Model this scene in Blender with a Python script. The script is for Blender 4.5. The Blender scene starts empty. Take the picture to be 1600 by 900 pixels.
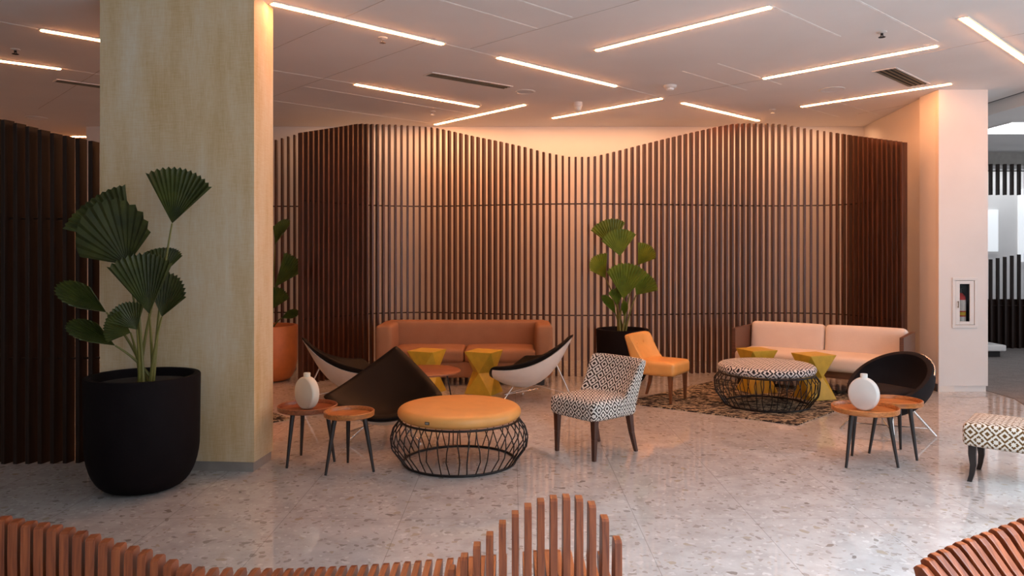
import bpy, bmesh, math, random
from mathutils import Vector, Matrix
random.seed(7)
S = bpy.context.scene
COL = S.collection
PI = math.pi

# ------------------------------------------------------------------ camera, world, exposure
EYE = 1.65
FPX = 1183.0
HOR = 397.0
cam_d = bpy.data.cameras.new('camera')
cam_d.sensor_width = 36.0
cam_d.lens = FPX / 1600.0 * 36.0
cam_d.shift_y = -(450.0 - HOR) / 1600.0
cam = bpy.data.objects.new('camera', cam_d)
cam.location = (0, 0, EYE)
cam.rotation_euler = (PI / 2, 0, 0)
COL.objects.link(cam)
S.camera = cam

W = bpy.data.worlds.new('world')
S.world = W
W.use_nodes = True
bg = W.node_tree.nodes['Background']
bg.inputs[0].default_value = (0.80, 0.88, 1.0, 1)
bg.inputs[1].default_value = 1.0
S.view_settings.view_transform = 'Standard'
S.view_settings.look = 'None'
S.view_settings.exposure = -0.70
S.view_settings.gamma = 1.0
S.view_settings.use_curve_mapping = False
STRIP_COL = (1.0, 0.37, 0.13)
STRIP_POW = 118.0

def area_light(name, loc, rot, sx, sy, power, col, spread=180):
    d = bpy.data.lights.new(name, 'AREA')
    d.shape = 'RECTANGLE'; d.size = sx; d.size_y = sy; d.energy = power; d.color = col
    o = bpy.data.objects.new(name, d)
    o.location = loc; o.rotation_euler = rot
    d.spread = math.radians(spread)
    COL.objects.link(o)
    return o
# daylight through the glazed front of the lobby, behind and to the right of the viewer
area_light('window_daylight', (4.4, -5.4, 2.0), (math.radians(117), 0, 0), 6.4, 3.0, 310, (0.86, 0.93, 1.0))
area_light('side_window_daylight', (10.2, 4.0, 2.0), (math.radians(108), 0, math.radians(90)), 7.0, 3.0, 250, (0.86, 0.93, 1.0))
# unseen cool fill lamp overhead, added to brighten the front floor
area_light('front_floor_fill', (3.6, 0.9, 3.56), (0, 0, 0), 4.6, 5.0, 720, (0.74, 0.87, 1.0), 112)
area_light('far_room_fill', (8.4, 13.95, 3.40), (0, 0, 0), 3.6, 0.5, 70, (0.88, 0.94, 1.0))  # extra lamp hidden behind the beam, added to brighten the far wall
# warm cove lamps between the wavy screen and the wall
area_light('cove_lamp', (-0.4, 11.3, 3.55), (math.radians(12), 0, 0), 5.5, 0.08, 40, (1.0, 0.55, 0.30))
area_light('cove_lamp', (4.0, 11.3, 3.55), (math.radians(12), 0, 0), 2.4, 0.08, 18, (1.0, 0.55, 0.30))

# ------------------------------------------------------------------ measuring helpers
CEIL = 3.62
def at(x, y, Y):
    return Vector(((x - 800) / FPX * Y, Y, EYE - (y - HOR) / FPX * Y))
def ceil_at(x, y):
    d = (CEIL - EYE) * FPX / (HOR - y)
    return Vector(((x - 800) / FPX * d, d, CEIL))

# ------------------------------------------------------------------ materials
def new_mat(name):
    m = bpy.data.materials.new(name); m.use_nodes = True
    nt = m.node_tree
    return m, nt, nt.nodes['Principled BSDF']
def N(nt, t, **kw):
    n = nt.nodes.new(t)
    for k, v in kw.items(): setattr(n, k, v)
    return n
def L(nt, a, b): nt.links.new(a, b)
def ramp(nt, stops, interp='LINEAR'):
    r = N(nt, 'ShaderNodeValToRGB'); r.color_ramp.interpolation = interp
    e = r.color_ramp.elements
    while len(e) > 1: e.remove(e[-1])
    e[0].position, e[0].color = stops[0][0], (*stops[0][1], 1)
    for p, c in stops[1:]:
        k = e.new(p); k.color = (*c, 1)
    return r
def objcoord(nt, scale=(1, 1, 1), kind='Object'):
    t = N(nt, 'ShaderNodeTexCoord'); mp = N(nt, 'ShaderNodeMapping')
    mp.inputs['Scale'].default_value = scale
    L(nt, t.outputs[kind], mp.inputs[0])
    return mp.outputs[0]
def math_n(nt, op, a, b=None, c=None):
    n = N(nt, 'ShaderNodeMath', operation=op)
    for i, v in enumerate((a, b, c)):
        if v is None: continue
        if isinstance(v, (int, float)): n.inputs[i].default_value = v
        else: L(nt, v, n.inputs[i])
    return n.outputs[0]
def bump(nt, bsdf, h, strength=0.2, dist=0.01):
    b = N(nt, 'ShaderNodeBump'); b.inputs['Strength'].default_value = strength; b.inputs['Distance'].default_value = dist
    L(nt, h, b.inputs['Height']); L(nt, b.outputs[0], bsdf.inputs['Normal'])
def plain(name, col, rough=0.5, metal=0.0, spec=0.5, vary=0.12, vscale=8.0, bmp=0.0, bscale=200.0):
    m, nt, b = new_mat(name)
    b.inputs['Roughness'].default_value = rough; b.inputs['Metallic'].default_value = metal
    b.inputs['Specular IOR Level'].default_value = spec
    c = objcoord(nt)
    n = N(nt, 'ShaderNodeTexNoise'); n.inputs['Scale'].default_value = vscale; n.inputs['Detail'].default_value = 4
    L(nt, c, n.inputs['Vector'])
    r = ramp(nt, [(0.3, tuple(x * (1 - vary) for x in col)), (0.7, tuple(min(1, x * (1 + vary)) for x in col))])
    L(nt, n.outputs[0], r.inputs[0]); L(nt, r.outputs[0], b.inputs['Base Color'])
    if bmp > 0:
        n2 = N(nt, 'ShaderNodeTexNoise'); n2.inputs['Scale'].default_value = bscale; n2.inputs['Detail'].default_value = 2
        L(nt, c, n2.inputs['Vector']); bump(nt, b, n2.outputs[0], bmp, 0.004)
    return m
def wood(name, dark, light, grain=(30, 30, 1.5), rough=0.4, spec=0.5, rscale=2.0):
    m, nt, b = new_mat(name)
    c = objcoord(nt, grain)
    n = N(nt, 'ShaderNodeTexNoise'); n.inputs['Scale'].default_value = rscale; n.inputs['Detail'].default_value = 6
    n.inputs['Distortion'].default_value = 0.6
    L(nt, c, n.inputs['Vector'])
    r = ramp(nt, [(0.32, dark), (0.68, light)])
    L(nt, n.outputs[0], r.inputs[0]); L(nt, r.outputs[0], b.inputs['Base Color'])
    b.inputs['Roughness'].default_value = rough; b.inputs['Specular IOR Level'].default_value = spec
    bump(nt, b, n.outputs[0], 0.1, 0.003)
    return m
def fabric(name, col, vary=0.18, scale=350, rough=0.9):
    m, nt, b = new_mat(name)
    c = objcoord(nt)
    n = N(nt, 'ShaderNodeTexNoise'); n.inputs['Scale'].default_value = scale; n.inputs['Detail'].default_value = 2
    n2 = N(nt, 'ShaderNodeTexNoise'); n2.inputs['Scale'].default_value = 6
    L(nt, c, n.inputs['Vector']); L(nt, c, n2.inputs['Vector'])
    mx = math_n(nt, 'MULTIPLY_ADD', n2.outputs[0], 0.35, math_n(nt, 'MULTIPLY', n.outputs[0], 0.65))
    r = ramp(nt, [(0.35, tuple(x * (1 - vary) for x in col)), (0.65, tuple(min(1, x * (1 + vary)) for x in col))])
    L(nt, mx, r.inputs[0]); L(nt, r.outputs[0], b.inputs['Base Color'])
    b.inputs['Roughness'].default_value = rough; b.inputs['Specular IOR Level'].default_value = 0.2
    bump(nt, b, n.outputs[0], 0.25, 0.002)
    return m
def diamond_fabric(name, light, dark, cell=0.085, k=3.0):
    """woven cloth of nested diamonds with interlocking key breaks"""
    m, nt, b = new_mat(name)
    t = N(nt, 'ShaderNodeTexCoord')
    sp = N(nt, 'ShaderNodeSeparateXYZ'); L(nt, t.outputs['UV'], sp.inputs[0])
    u = math_n(nt, 'DIVIDE', sp.outputs[0], cell); v = math_n(nt, 'DIVIDE', sp.outputs[1], cell)
    fu = math_n(nt, 'ABSOLUTE', math_n(nt, 'SUBTRACT', math_n(nt, 'FRACT', u), 0.5))
    fv = math_n(nt, 'ABSOLUTE', math_n(nt, 'SUBTRACT', math_n(nt, 'FRACT', v), 0.5))
    d = math_n(nt, 'ADD', fu, fv)
    ring = math_n(nt, 'SINE', math_n(nt, 'MULTIPLY', d, 2 * PI * k))
    on = math_n(nt, 'GREATER_THAN', ring, 0.05)
    # breaks that open each diamond on two sides, like a key pattern
    cut = math_n(nt, 'LESS_THAN', math_n(nt, 'ABSOLUTE', math_n(nt, 'SUBTRACT', fu, fv)), 0.035)
    inner = math_n(nt, 'GREATER_THAN', d, 0.42)
    cut = math_n(nt, 'MULTIPLY', cut, inner)
    res = math_n(nt, 'MULTIPLY', on, math_n(nt, 'SUBTRACT', 1.0, cut))
    mix = N(nt, 'ShaderNodeMix', data_type='RGBA')
    L(nt, res, mix.inputs[0]); mix.inputs[6].default_value = (*light, 1); mix.inputs[7].default_value = (*dark, 1)
    L(nt, mix.outputs[2], b.inputs['Base Color'])
    b.inputs['Roughness'].default_value = 0.9; b.inputs['Specular IOR Level'].default_value = 0.15
    return m

def floor_mat():
    m, nt, b = new_mat('terrazzo')
    c = objcoord(nt)
    n0 = N(nt, 'ShaderNodeTexNoise'); n0.inputs['Scale'].default_value = 5; n0.inputs['Detail'].default_value = 8; n0.inputs['Roughness'].default_value = 0.7
    L(nt, c, n0.inputs['Vector'])
    base = ramp(nt, [(0.3, (0.41, 0.395, 0.38)), (0.55, (0.52, 0.51, 0.50)), (0.8, (0.59, 0.585, 0.58))])
    L(nt, n0.outputs[0], base.inputs[0])
    cur = base.outputs[0]
    # warp so that the chips are irregular
    nw = N(nt, 'ShaderNodeTexNoise'); nw.inputs['Scale'].default_value = 14; L(nt, c, nw.inputs['Vector'])
    add = N(nt, 'ShaderNodeVectorMath', operation='MULTIPLY_ADD'); add.inputs[1].default_value = (0.085, 0.085, 0.0)
    L(nt, nw.outputs['Color'], add.inputs[0]); L(nt, c, add.inputs[2])
    for scale, thr, rnd, stops in (
        (38, 0.34, 0.30, [(0, (0.37, 0.345, 0.32)), (0.35, (0.58, 0.57, 0.56)), (0.6, (0.45, 0.42, 0.38)), (0.8, (0.60, 0.60, 0.59))]),
        (19, 0.27, 0.62, [(0, (0.32, 0.30, 0.28)), (0.35, (0.42, 0.38, 0.31)), (0.6, (0.58, 0.57, 0.56)), (0.85, (0.35, 0.325, 0.30))]),
        (12.5, 0.18, 0.80, [(0, (0.26, 0.24, 0.22)), (0.4, (0.42, 0.35, 0.27)), (0.7, (0.32, 0.30, 0.285))])):
        v = N(nt, 'ShaderNodeTexVoronoi'); v.inputs['Scale'].default_value = scale
        L(nt, add.outputs[0], v.inputs['Vector'])
        sp = N(nt, 'ShaderNodeSeparateColor'); L(nt, v.outputs['Color'], sp.inputs[0])
        a = math_n(nt, 'GREATER_THAN', sp.outputs[0], rnd)
        rad = math_n(nt, 'MULTIPLY', sp.outputs[2], thr * 1.6)
        d = math_n(nt, 'LESS_THAN', v.outputs['Distance'], rad)
        f = math_n(nt, 'MULTIPLY', a, d)
        r = ramp(nt, stops, 'CONSTANT'); L(nt, sp.outputs[1], r.inputs[0])
        mix = N(nt, 'ShaderNodeMix', data_type='RGBA')
        L(nt, f, mix.inputs[0]); L(nt, cur, mix.inputs[6]); L(nt, r.outputs[0], mix.inputs[7])
        cur = mix.outputs[2]
    sx = N(nt, 'ShaderNodeSeparateXYZ'); L(nt, c, sx.inputs[0])
    def joint(s, pitch, off):
        f = math_n(nt, 'FRACT', math_n(nt, 'DIVIDE', math_n(nt, 'SUBTRACT', s, off), pitch))
        dd = math_n(nt, 'ABSOLUTE', math_n(nt, 'SUBTRACT', f, 0.5))
        return math_n(nt, 'GREATER_THAN', dd, 0.5 - 0.0022 / pitch)
    j = math_n(nt, 'MAXIMUM', joint(sx.outputs[0], 0.73, 0.04), joint(sx.outputs[1], 1.46, 0.35))
    mix = N(nt, 'ShaderNodeMix', data_type='RGBA')
    L(nt, math_n(nt, 'MULTIPLY', j, 0.45), mix.inputs[0]); L(nt, cur, mix.inputs[6]); mix.inputs[7].default_value = (0.16, 0.14, 0.12, 1)
    L(nt, mix.outputs[2], b.inputs['Base Color'])
    b.inputs['Roughness'].default_value = 0.06
    b.inputs['IOR'].default_value = 1.75
    return m

def canvas_mat():
    m, nt, b = new_mat('column_canvas')
    c = objcoord(nt)
    ch = objcoord(nt, (2, 2, 0.35)); 
    n1 = N(nt, 'ShaderNodeTexNoise'); n1.inputs['Scale'].default_value = 2.4; n1.inputs['Detail'].default_value = 6; n1.inputs['Roughness'].default_value = 0.6; L(nt, ch, n1.inputs['Vector'])
    wv = N(nt, 'ShaderNodeTexNoise'); wv.inputs['Scale'].default_value = 1.0; wv.inputs['Detail'].default_value = 1
    L(nt, objcoord(nt, (160, 160, 12)), wv.inputs['Vector'])
    wh = N(nt, 'ShaderNodeTexNoise'); wh.inputs['Scale'].default_value = 1.0; wh.inputs['Detail'].default_value = 1
    L(nt, objcoord(nt, (12, 12, 160)), wh.inputs['Vector'])
    r = ramp(nt, [(0.34, (0.58, 0.40, 0.18)), (0.5, (0.70, 0.55, 0.34)), (0.66, (0.76, 0.68, 0.53))])
    s = math_n(nt, 'ADD', math_n(nt, 'MULTIPLY', n1.outputs[0], 0.7), math_n(nt, 'MULTIPLY', math_n(nt, 'ADD', wv.outputs[0], wh.outputs[0]), 0.15))
    L(nt, s, r.inputs[0]); L(nt, r.outputs[0], b.inputs['Base Color'])
    b.inputs['Roughness'].default_value = 0.6
    bump(nt, b, math_n(nt, 'ADD', wv.outputs[0], wh.outputs[0]), 0.15, 0.002)
    return m
def rug_mat(name, seed):
    m, nt, b = new_mat(name)
    c = objcoord(nt, (1, 1.8, 1))
    n = N(nt, 'ShaderNodeTexNoise', noise_dimensions='4D'); n.inputs['W'].default_value = seed
    n.inputs['Scale'].default_value = 9; n.inputs['Detail'].default_value = 8; n.inputs['Roughness'].default_value = 0.75
    L(nt, c, n.inputs['Vector'])
    v = N(nt, 'ShaderNodeTexVoronoi'); v.inputs['Scale'].default_value = 22; L(nt, c, v.inputs['Vector'])
    s = math_n(nt, 'ADD', n.outputs[0], math_n(nt, 'MULTIPLY', math_n(nt, 'SUBTRACT', v.outputs['Distance'], 0.4), 0.22))
    r = ramp(nt, [(0.0, (0.012, 0.010, 0.012)), (0.50, (0.03, 0.026, 0.026)), (0.535, (0.20, 0.16, 0.11)), (0.60, (0.52, 0.44, 0.31)), (0.66, (0.05, 0.04, 0.04)), (1, (0.02, 0.02, 0.02))])
    L(nt, s, r.inputs[0]); L(nt, r.outputs[0], b.inputs['Base Color'])
    b.inputs['Roughness'].default_value = 0.95; b.inputs['Specular IOR Level'].default_value = 0.1
    return m
def leaf_mat(name, dark, light):
    m, nt, b = new_mat(name)
    c = objcoord(nt)
    n = N(nt, 'ShaderNodeTexNoise'); n.inputs['Scale'].default_value = 9; n.inputs['Detail'].default_value = 4; L(nt, c, n.inputs['Vector'])
    r = ramp(nt, [(0.3, dark), (0.7, light)]); L(nt, n.outputs[0], r.inputs[0]); L(nt, r.outputs[0], b.inputs['Base Color'])
    b.inputs['Roughness'].default_value = 0.42; b.inputs['Specular IOR Level'].default_value = 0.45
    return m
def emit(name, col, power):
    m, nt, b = new_mat(name)
    b.inputs['Base Color'].default_value = (0.8, 0.8, 0.8, 1)
    b.inputs['Emission Color'].default_value = (*col, 1); b.inputs['Emission Strength'].default_value = power
    return m
def glass_mat():
    m, nt, b = new_mat('clear_glass')
    b.inputs['Transmission Weight'].default_value = 1.0; b.inputs['Roughness'].default_value = 0.02; b.inputs['IOR'].default_value = 1.1
    return m

M = {}
M['terrazzo'] = floor_mat()
M['canvas'] = canvas_mat()
M['paint'] = plain('white_paint', (0.74, 0.71, 0.69), 0.75, vary=0.03, vscale=2)
M['ceiling'] = plain('ceiling_paint', (0.82, 0.79, 0.77), 0.85, vary=0.03, vscale=1.2)
M['wall'] = plain('wall_paint', (0.76, 0.70, 0.65), 0.8, vary=0.04, vscale=1.5)
M['skirting'] = plain('skirting_metal', (0.36, 0.33, 0.30), 0.4, 0.2)
M['darkskirt'] = plain('dark_skirting', (0.03, 0.022, 0.02), 0.5)
M['joint'] = plain('joint_line', (0.55, 0.50, 0.47), 0.9)
M['seam'] = plain('white_reveal', (0.92, 0.90, 0.88), 0.6)
M['carpet'] = fabric('grey_carpet', (0.20, 0.18, 0.17), 0.2, 60)
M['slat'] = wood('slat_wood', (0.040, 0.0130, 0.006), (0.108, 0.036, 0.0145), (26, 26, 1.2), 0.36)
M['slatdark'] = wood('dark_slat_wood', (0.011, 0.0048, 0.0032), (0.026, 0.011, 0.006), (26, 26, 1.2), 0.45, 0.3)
M['bench'] = wood('bench_wood', (0.15, 0.032, 0.010), (0.36, 0.092, 0.028), (40, 2.5, 2.5), 0.33)
M['planter'] = plain('black_planter', (0.008, 0.006, 0.007), 0.7, spec=0.08, bmp=0.15, bscale=60)
M['terracotta'] = plain('terracotta', (0.55, 0.155, 0.035), 0.5)
M['soil'] = plain('soil', (0.03, 0.022, 0.018), 0.95, vary=0.5, vscale=60, bmp=0.8, bscale=80)
M['leaf'] = leaf_mat('leaf_dark', (0.022, 0.032, 0.006), (0.058, 0.070, 0.011))
M['leaf2'] = leaf_mat('leaf_bright', (0.10, 0.15, 0.010), (0.24, 0.26, 0.02))
M['stem'] = plain('stem_green', (0.16, 0.15, 0.03), 0.5)
M['orange'] = plain('orange_leather', (0.80, 0.39, 0.11), 0.32, vary=0.06, bmp=0.1, bscale=250)
M['tan'] = fabric('tan_cloth', (0.33, 0.165, 0.092), 0.12)
M['cream'] = fabric('cream_cloth', (0.74, 0.65, 0.58), 0.06)
M['black'] = plain('black_leather', (0.004, 0.0028, 0.003), 0.5, spec=0.14, bmp=0.15, bscale=220)
M['charcoal'] = fabric('charcoal_cloth', (0.018, 0.014, 0.015), 0.2)
M['shell'] = plain('white_shell', (0.80, 0.77, 0.73), 0.35, vary=0.03)
M['chrome'] = plain('chrome', (0.82, 0.80, 0.78), 0.12, 1.0, vary=0.03)
M['wire'] = plain('black_wire', (0.014, 0.011, 0.011), 0.4, 0.3)
M['diamond'] = diamond_fabric('diamond_cloth', (0.78, 0.75, 0.70), (0.035, 0.025, 0.02), 0.092, 3.0)
M['diamond_small'] = diamond_fabric('small_diamond_cloth', (0.74, 0.74, 0.74), (0.03, 0.03, 0.035), 0.118, 3.0)
M['diamond_brown'] = diamond_fabric('brown_diamond_cloth', (0.80, 0.76, 0.68), (0.16, 0.085, 0.03), 0.105, 3.0)
M['legwood'] = wood('dark_leg_wood', (0.035, 0.011, 0.006), (0.10, 0.032, 0.015), (40, 40, 3), 0.35)
M['brownleg'] = wood('brown_leg_wood', (0.13, 0.045, 0.015), (0.24, 0.085, 0.03), (40, 40, 3), 0.35)
M['legblack'] = plain('black_leg', (0.022, 0.017, 0.016), 0.4)
M['tray'] = wood('tray_wood', (0.34, 0.105, 0.025), (0.60, 0.23, 0.065), (4, 30, 30), 0.3)
M['traydark'] = wood('dark_tray_wood', (0.20, 0.055, 0.022), (0.36, 0.12, 0.045), (4, 30, 30), 0.3)
M['gold'] = plain('mustard_lacquer', (0.58, 0.38, 0.035), 0.42, vary=0.10, vscale=14)
M['panelwood'] = wood('sofa_panel_wood', (0.085, 0.034, 0.02), (0.16, 0.07, 0.04), (3, 40, 40), 0.4)
M['rug'] = rug_mat('mottled_rug', 1.3)
M['ceramic'] = plain('white_ceramic', (0.78, 0.76, 0.72), 0.5, vary=0.03)
M['ceramic2'] = plain('ivory_ceramic', (0.74, 0.67, 0.54), 0.5, vary=0.04)
M['strip'] = emit('strip_glow', STRIP_COL, STRIP_POW)
M['metalwhite'] = plain('white_metal', (0.72, 0.70, 0.68), 0.4, vary=0.02)
M['dark'] = plain('dark_void', (0.015, 0.013, 0.013), 0.8)
M['ventblade'] = plain('vent_blade', (0.20, 0.155, 0.10), 0.5, 0.3)
M['red'] = plain('extinguisher_red', (0.55, 0.02, 0.015), 0.3)
M['label'] = plain('paper_label', (0.75, 0.74, 0.70), 0.6, vary=0.06, vscale=60)
M['yellowlabel'] = plain('yellow_label', (0.70, 0.50, 0.03), 0.6)
M['glass'] = glass_mat()
M['panel_light'] = emit('panel_glow', (0.95, 0.96, 1.0), 9.0)
M['windowglow'] = emit('daylit_blind', (0.90, 0.95, 1.0), 0.75)

# ------------------------------------------------------------------ mesh building
class MB:
    def __init__(s): s.v = []; s.f = []; s.m = []; s.sm = []
    def add(s, vs, fs, mi=0, smooth=False, mat=None):
        o = len(s.v)
        for p in vs:
            p = Vector(p)
            s.v.append(mat @ p if mat is not None else p)
        for f in fs:
            s.f.append([o + i for i in f]); s.m.append(mi); s.sm.append(smooth)
        return s
    def box(s, x0, x1, y0, y1, z0, z1, mi=0, mat=None):
        vs = [(x0,y0,z0),(x1,y0,z0),(x1,y1,z0),(x0,y1,z0),(x0,y0,z1),(x1,y0,z1),(x1,y1,z1),(x0,y1,z1)]
        return s.add(vs, [(0,3,2,1),(4,5,6,7),(0,1,5,4),(1,2,6,5),(2,3,7,6),(3,0,4,7)], mi, False, mat)
    def prism(s, poly, z0, z1, mi=0, mat=None):
        n = len(poly)
        vs = [(p[0], p[1], z0) for p in poly] + [(p[0], p[1], z1) for p in poly]
        fs = [tuple(range(n - 1, -1, -1)), tuple(range(n, 2 * n))] + [(i, (i + 1) % n, n + (i + 1) % n, n + i) for i in range(n)]
        return s.add(vs, fs, mi, False, mat)
    def taper(s, p0, r0, p1, r1, mi=0):
        """square bar from rect r0=(hx,hy) round p0 to r1 round p1"""
        vs = []
        for p, r in ((p0, r0), (p1, r1)):
            for a, b in ((-1,-1),(1,-1),(1,1),(-1,1)):
                vs.append((p[0] + a * r[0], p[1] + b * r[1], p[2]))
        return s.add(vs, [(0,3,2,1),(4,5,6,7),(0,1,5,4),(1,2,6,5),(2,3,7,6),(3,0,4,7)], mi)
    def tube(s, path, r, seg=8, closed=False, cap=True, mi=0):
        pts = [Vector(p) for p in path]; n = len(pts)
        rr = r if isinstance(r, (list, tuple)) else [r] * n
        vs = []; up = None
        for i, p in enumerate(pts):
            if closed: t = pts[(i + 1) % n] - pts[i - 1]
            else: t = pts[min(i + 1, n - 1)] - pts[max(i - 1, 0)]
            t.normalize()
            if up is None:
                up = Vector((0, 0, 1)) if abs(t.z) < 0.9 else Vector((1, 0, 0))
            a = t.cross(up)
            if a.length < 1e-5: a = t.cross(Vector((0.3, 1, 0.2)))
            a.normalize(); b = a.cross(t).normalized(); up = b
            for k in range(seg):
                w = 2 * PI * k / seg
                vs.append(p + (a * math.cos(w) + b * math.sin(w)) * rr[i])
        fs = []
        for i in range(n if closed else n - 1):
            j = (i + 1) % n
            for k in range(seg):
                l = (k + 1) % seg
                fs.append((i * seg + k, i * seg + l, j * seg + l, j * seg + k))
        if cap and not closed:
            fs.append(tuple(range(seg - 1, -1, -1))); fs.append(tuple((n - 1) * seg + k for k in range(seg)))
        return s.add(vs, fs, mi, True)
    def lathe(s, prof, seg=48, mi=0, mat=None, smooth=True, cx=0, cy=0):
        vs = []; fs = []; n = len(prof)
        for k in range(seg):
            w = 2 * PI * k / seg
            for r, z in prof: vs.append((cx + r * math.cos(w), cy + r * math.sin(w), z))
        for k in range(seg):
            l = (k + 1) % seg
            for i in range(n - 1):
                fs.append((k * n + i, l * n + i, l * n + i + 1, k * n + i + 1))
        if prof[0][0] > 1e-6: fs.append(tuple(k * n for k in range(seg - 1, -1, -1)))
        if prof[-1][0] > 1e-6: fs.append(tuple(k * n + n - 1 for k in range(seg)))
        return s.add(vs, fs, mi, smooth, mat)
    def rbox(s, c, size, r, n=8, puff=(0, 0, 0), mi=0, mat=None):
        """rounded box with softly puffed faces (cushion)"""
        hx, hy, hz = (d / 2 for d in size); r = min(r, hx, hy, hz)
        key = {}; vs = []; fs = []
        def remap(t, h):   # concentrate samples near the rounded edges
            k = r / h
            a = abs(t); sgn = 1 if t >= 0 else -1
            return sgn * (a * (1 - k) / 0.5 if a < 0.5 else (1 - k) + (a - 0.5) / 0.5 * k) * h
        def vert(i, j, k):
            if (i, j, k) in key: return key[(i, j, k)]
            p = Vector((remap(2 * i / n - 1, hx), remap(2 * j / n - 1, hy), remap(2 * k / n - 1, hz)))
            q = Vector((max(-hx + r, min(hx - r, p.x)), max(-hy + r, min(hy - r, p.y)), max(-hz + r, min(hz - r, p.z))))
            d = p - q
            if d.length > 1e-7: p = q + d.normalized() * r
            u, v, w = p.x / hx, p.y / hy, p.z / hz
            p = p + Vector((puff[0] * u * (1 - v * v) * (1 - w * w), puff[1] * v * (1 - u * u) * (1 - w * w), puff[2] * w * (1 - u ** 4) * (1 - v ** 4)))
            vs.append(p + Vector(c)); key[(i, j, k)] = len(vs) - 1
            return key[(i, j, k)]
        for a in range(n):
            for b in range(n):
                fs.append((vert(a,b,0), vert(a,b+1,0), vert(a+1,b+1,0), vert(a+1,b,0)))
                fs.append((vert(a,b,n), vert(a+1,b,n), vert(a+1,b+1,n), vert(a,b+1,n)))
                fs.append((vert(a,0,b), vert(a+1,0,b), vert(a+1,0,b+1), vert(a,0,b+1)))
                fs.append((vert(a,n,b), vert(a,n,b+1), vert(a+1,n,b+1), vert(a+1,n,b)))
                fs.append((vert(0,a,b), vert(0,a,b+1), vert(0,a+1,b+1), vert(0,a+1,b)))
                fs.append((vert(n,a,b), vert(n,a+1,b), vert(n,a+1,b+1), vert(n,a,b+1)))
        return s.add(vs, fs, mi, True, mat)
    def slab(s, front, back, mi=0):
        """closed solid between two equal grids of points (rows of columns)"""
        R, C = len(front), len(front[0])
        vs = [p for row in front for p in row] + [p for row in back for p in row]
        o = R * C; fs = []
        for i in range(R - 1):
            for j in range(C - 1):
                a = i * C + j
                fs.append((a, a + 1, a + C + 1, a + C)); fs.append((o + a, o + a + C, o + a + C + 1, o + a + 1))
        for j in range(C - 1):
            fs.append((j, o + j, o + j + 1, j + 1)); a = (R - 1) * C + j; fs.append((a, a + 1, o + a + 1, o + a))
        for i in range(R - 1):
            a = i * C; fs.append((a, a + C, o + a + C, o + a)); a = i * C + C - 1; fs.append((a, o + a, o + a + C, a + C))
        return s.add(vs, fs, mi, True)
    def build(s, name, mats, parent=None, uv=False, subsurf=0, bevel=0.0):
        me = bpy.data.meshes.new(name)
        me.from_pydata([tuple(p) for p in s.v], [], s.f)
        for m in (mats if isinstance(mats, (list, tuple)) else [mats]): me.materials.append(m)
        for i, p in enumerate(me.polygons): p.material_index = s.m[i]; p.use_smooth = s.sm[i]
        bm = bmesh.new(); bm.from_mesh(me); bmesh.ops.recalc_face_normals(bm, faces=bm.faces); bm.to_mesh(me); bm.free()
        if any(s.sm): me.set_sharp_from_angle(angle=math.radians(48))
        if uv:
            lay = me.uv_layers.new(name='UVMap')
            for p in me.polygons:
                n = p.normal; ax = max(range(3), key=lambda i: abs(n[i]))
                if uv == 'wrap' and ax != 2: ax = 1 if abs(n.y) > 0.35 else 0
                for li in p.loop_indices:
                    c = me.vertices[me.loops[li].vertex_index].co
                    lay.data[li].uv = (c.y, c.z) if ax == 0 else ((c.x, c.z) if ax == 1 else (c.x, c.y))
        o = bpy.data.objects.new(name, me); COL.objects.link(o)
        if parent is not None: o.parent = parent
        if bevel > 0:
            b = o.modifiers.new('bevel', 'BEVEL'); b.width = bevel; b.segments = 2; b.limit_method = 'ANGLE'
        if subsurf:
            q = o.modifiers.new('subsurf', 'SUBSURF'); q.levels = subsurf; q.render_levels = subsurf
        return o

def tag(o, label, cat, group=None):
    o['label'] = label; o['category'] = cat
    if group: o['group'] = group
    return o
def thing(name, label, cat, loc=(0, 0, 0), rz=0.0, group=None):
    o = bpy.data.objects.new(name, None); COL.objects.link(o)
    o.location = loc; o.rotation_euler = (0, 0, rz); o.empty_display_size = 0.1
    return tag(o, label, cat, group)
def struct(o): o['kind'] = 'structure'; return o
def dup(root, loc, rz, label, group=None):
    def cp(o, par):
        c = o.copy(); COL.objects.link(c); c.parent = par
        for ch in o.children: cp(ch, c)
        return c
    kids = list(root.children)
    r = root.copy(); COL.objects.link(r); r.location = loc; r.rotation_euler = (0, 0, rz); r['label'] = label
    if group: r['group'] = group
    for ch in kids: cp(ch, r)
    return r
def smooth_path(pts, n=12):
    """Catmull-Rom through pts"""
    P = [Vector(p) for p in pts]; out = []
    for i in range(len(P) - 1):
        a = P[i - 1] if i else P[0] * 2 - P[1]; b, c = P[i], P[i + 1]
        d = P[i + 2] if i + 2 < len(P) else P[-1] * 2 - P[-2]
        for k in range(n):
            t = k / n
            out.append(0.5 * ((2 * b) + (c - a) * t + (2 * a - 5 * b + 4 * c - d) * t * t + (3 * b - a - 3 * c + d) * t ** 3))
    out.append(P[-1]); return out
def resample(path, step):
    out = [(path[0], 0)]; acc = 0.0; tot = 0
    for i in range(len(path) - 1):
        a, b = path[i], path[i + 1]; l = (b - a).length; pos = 0.0
        while acc + (l - pos) >= step:
            pos += step - acc; acc = 0.0
            out.append((a.lerp(b, pos / l), tot + pos))
        acc += l - pos; tot += l
    return out

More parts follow.
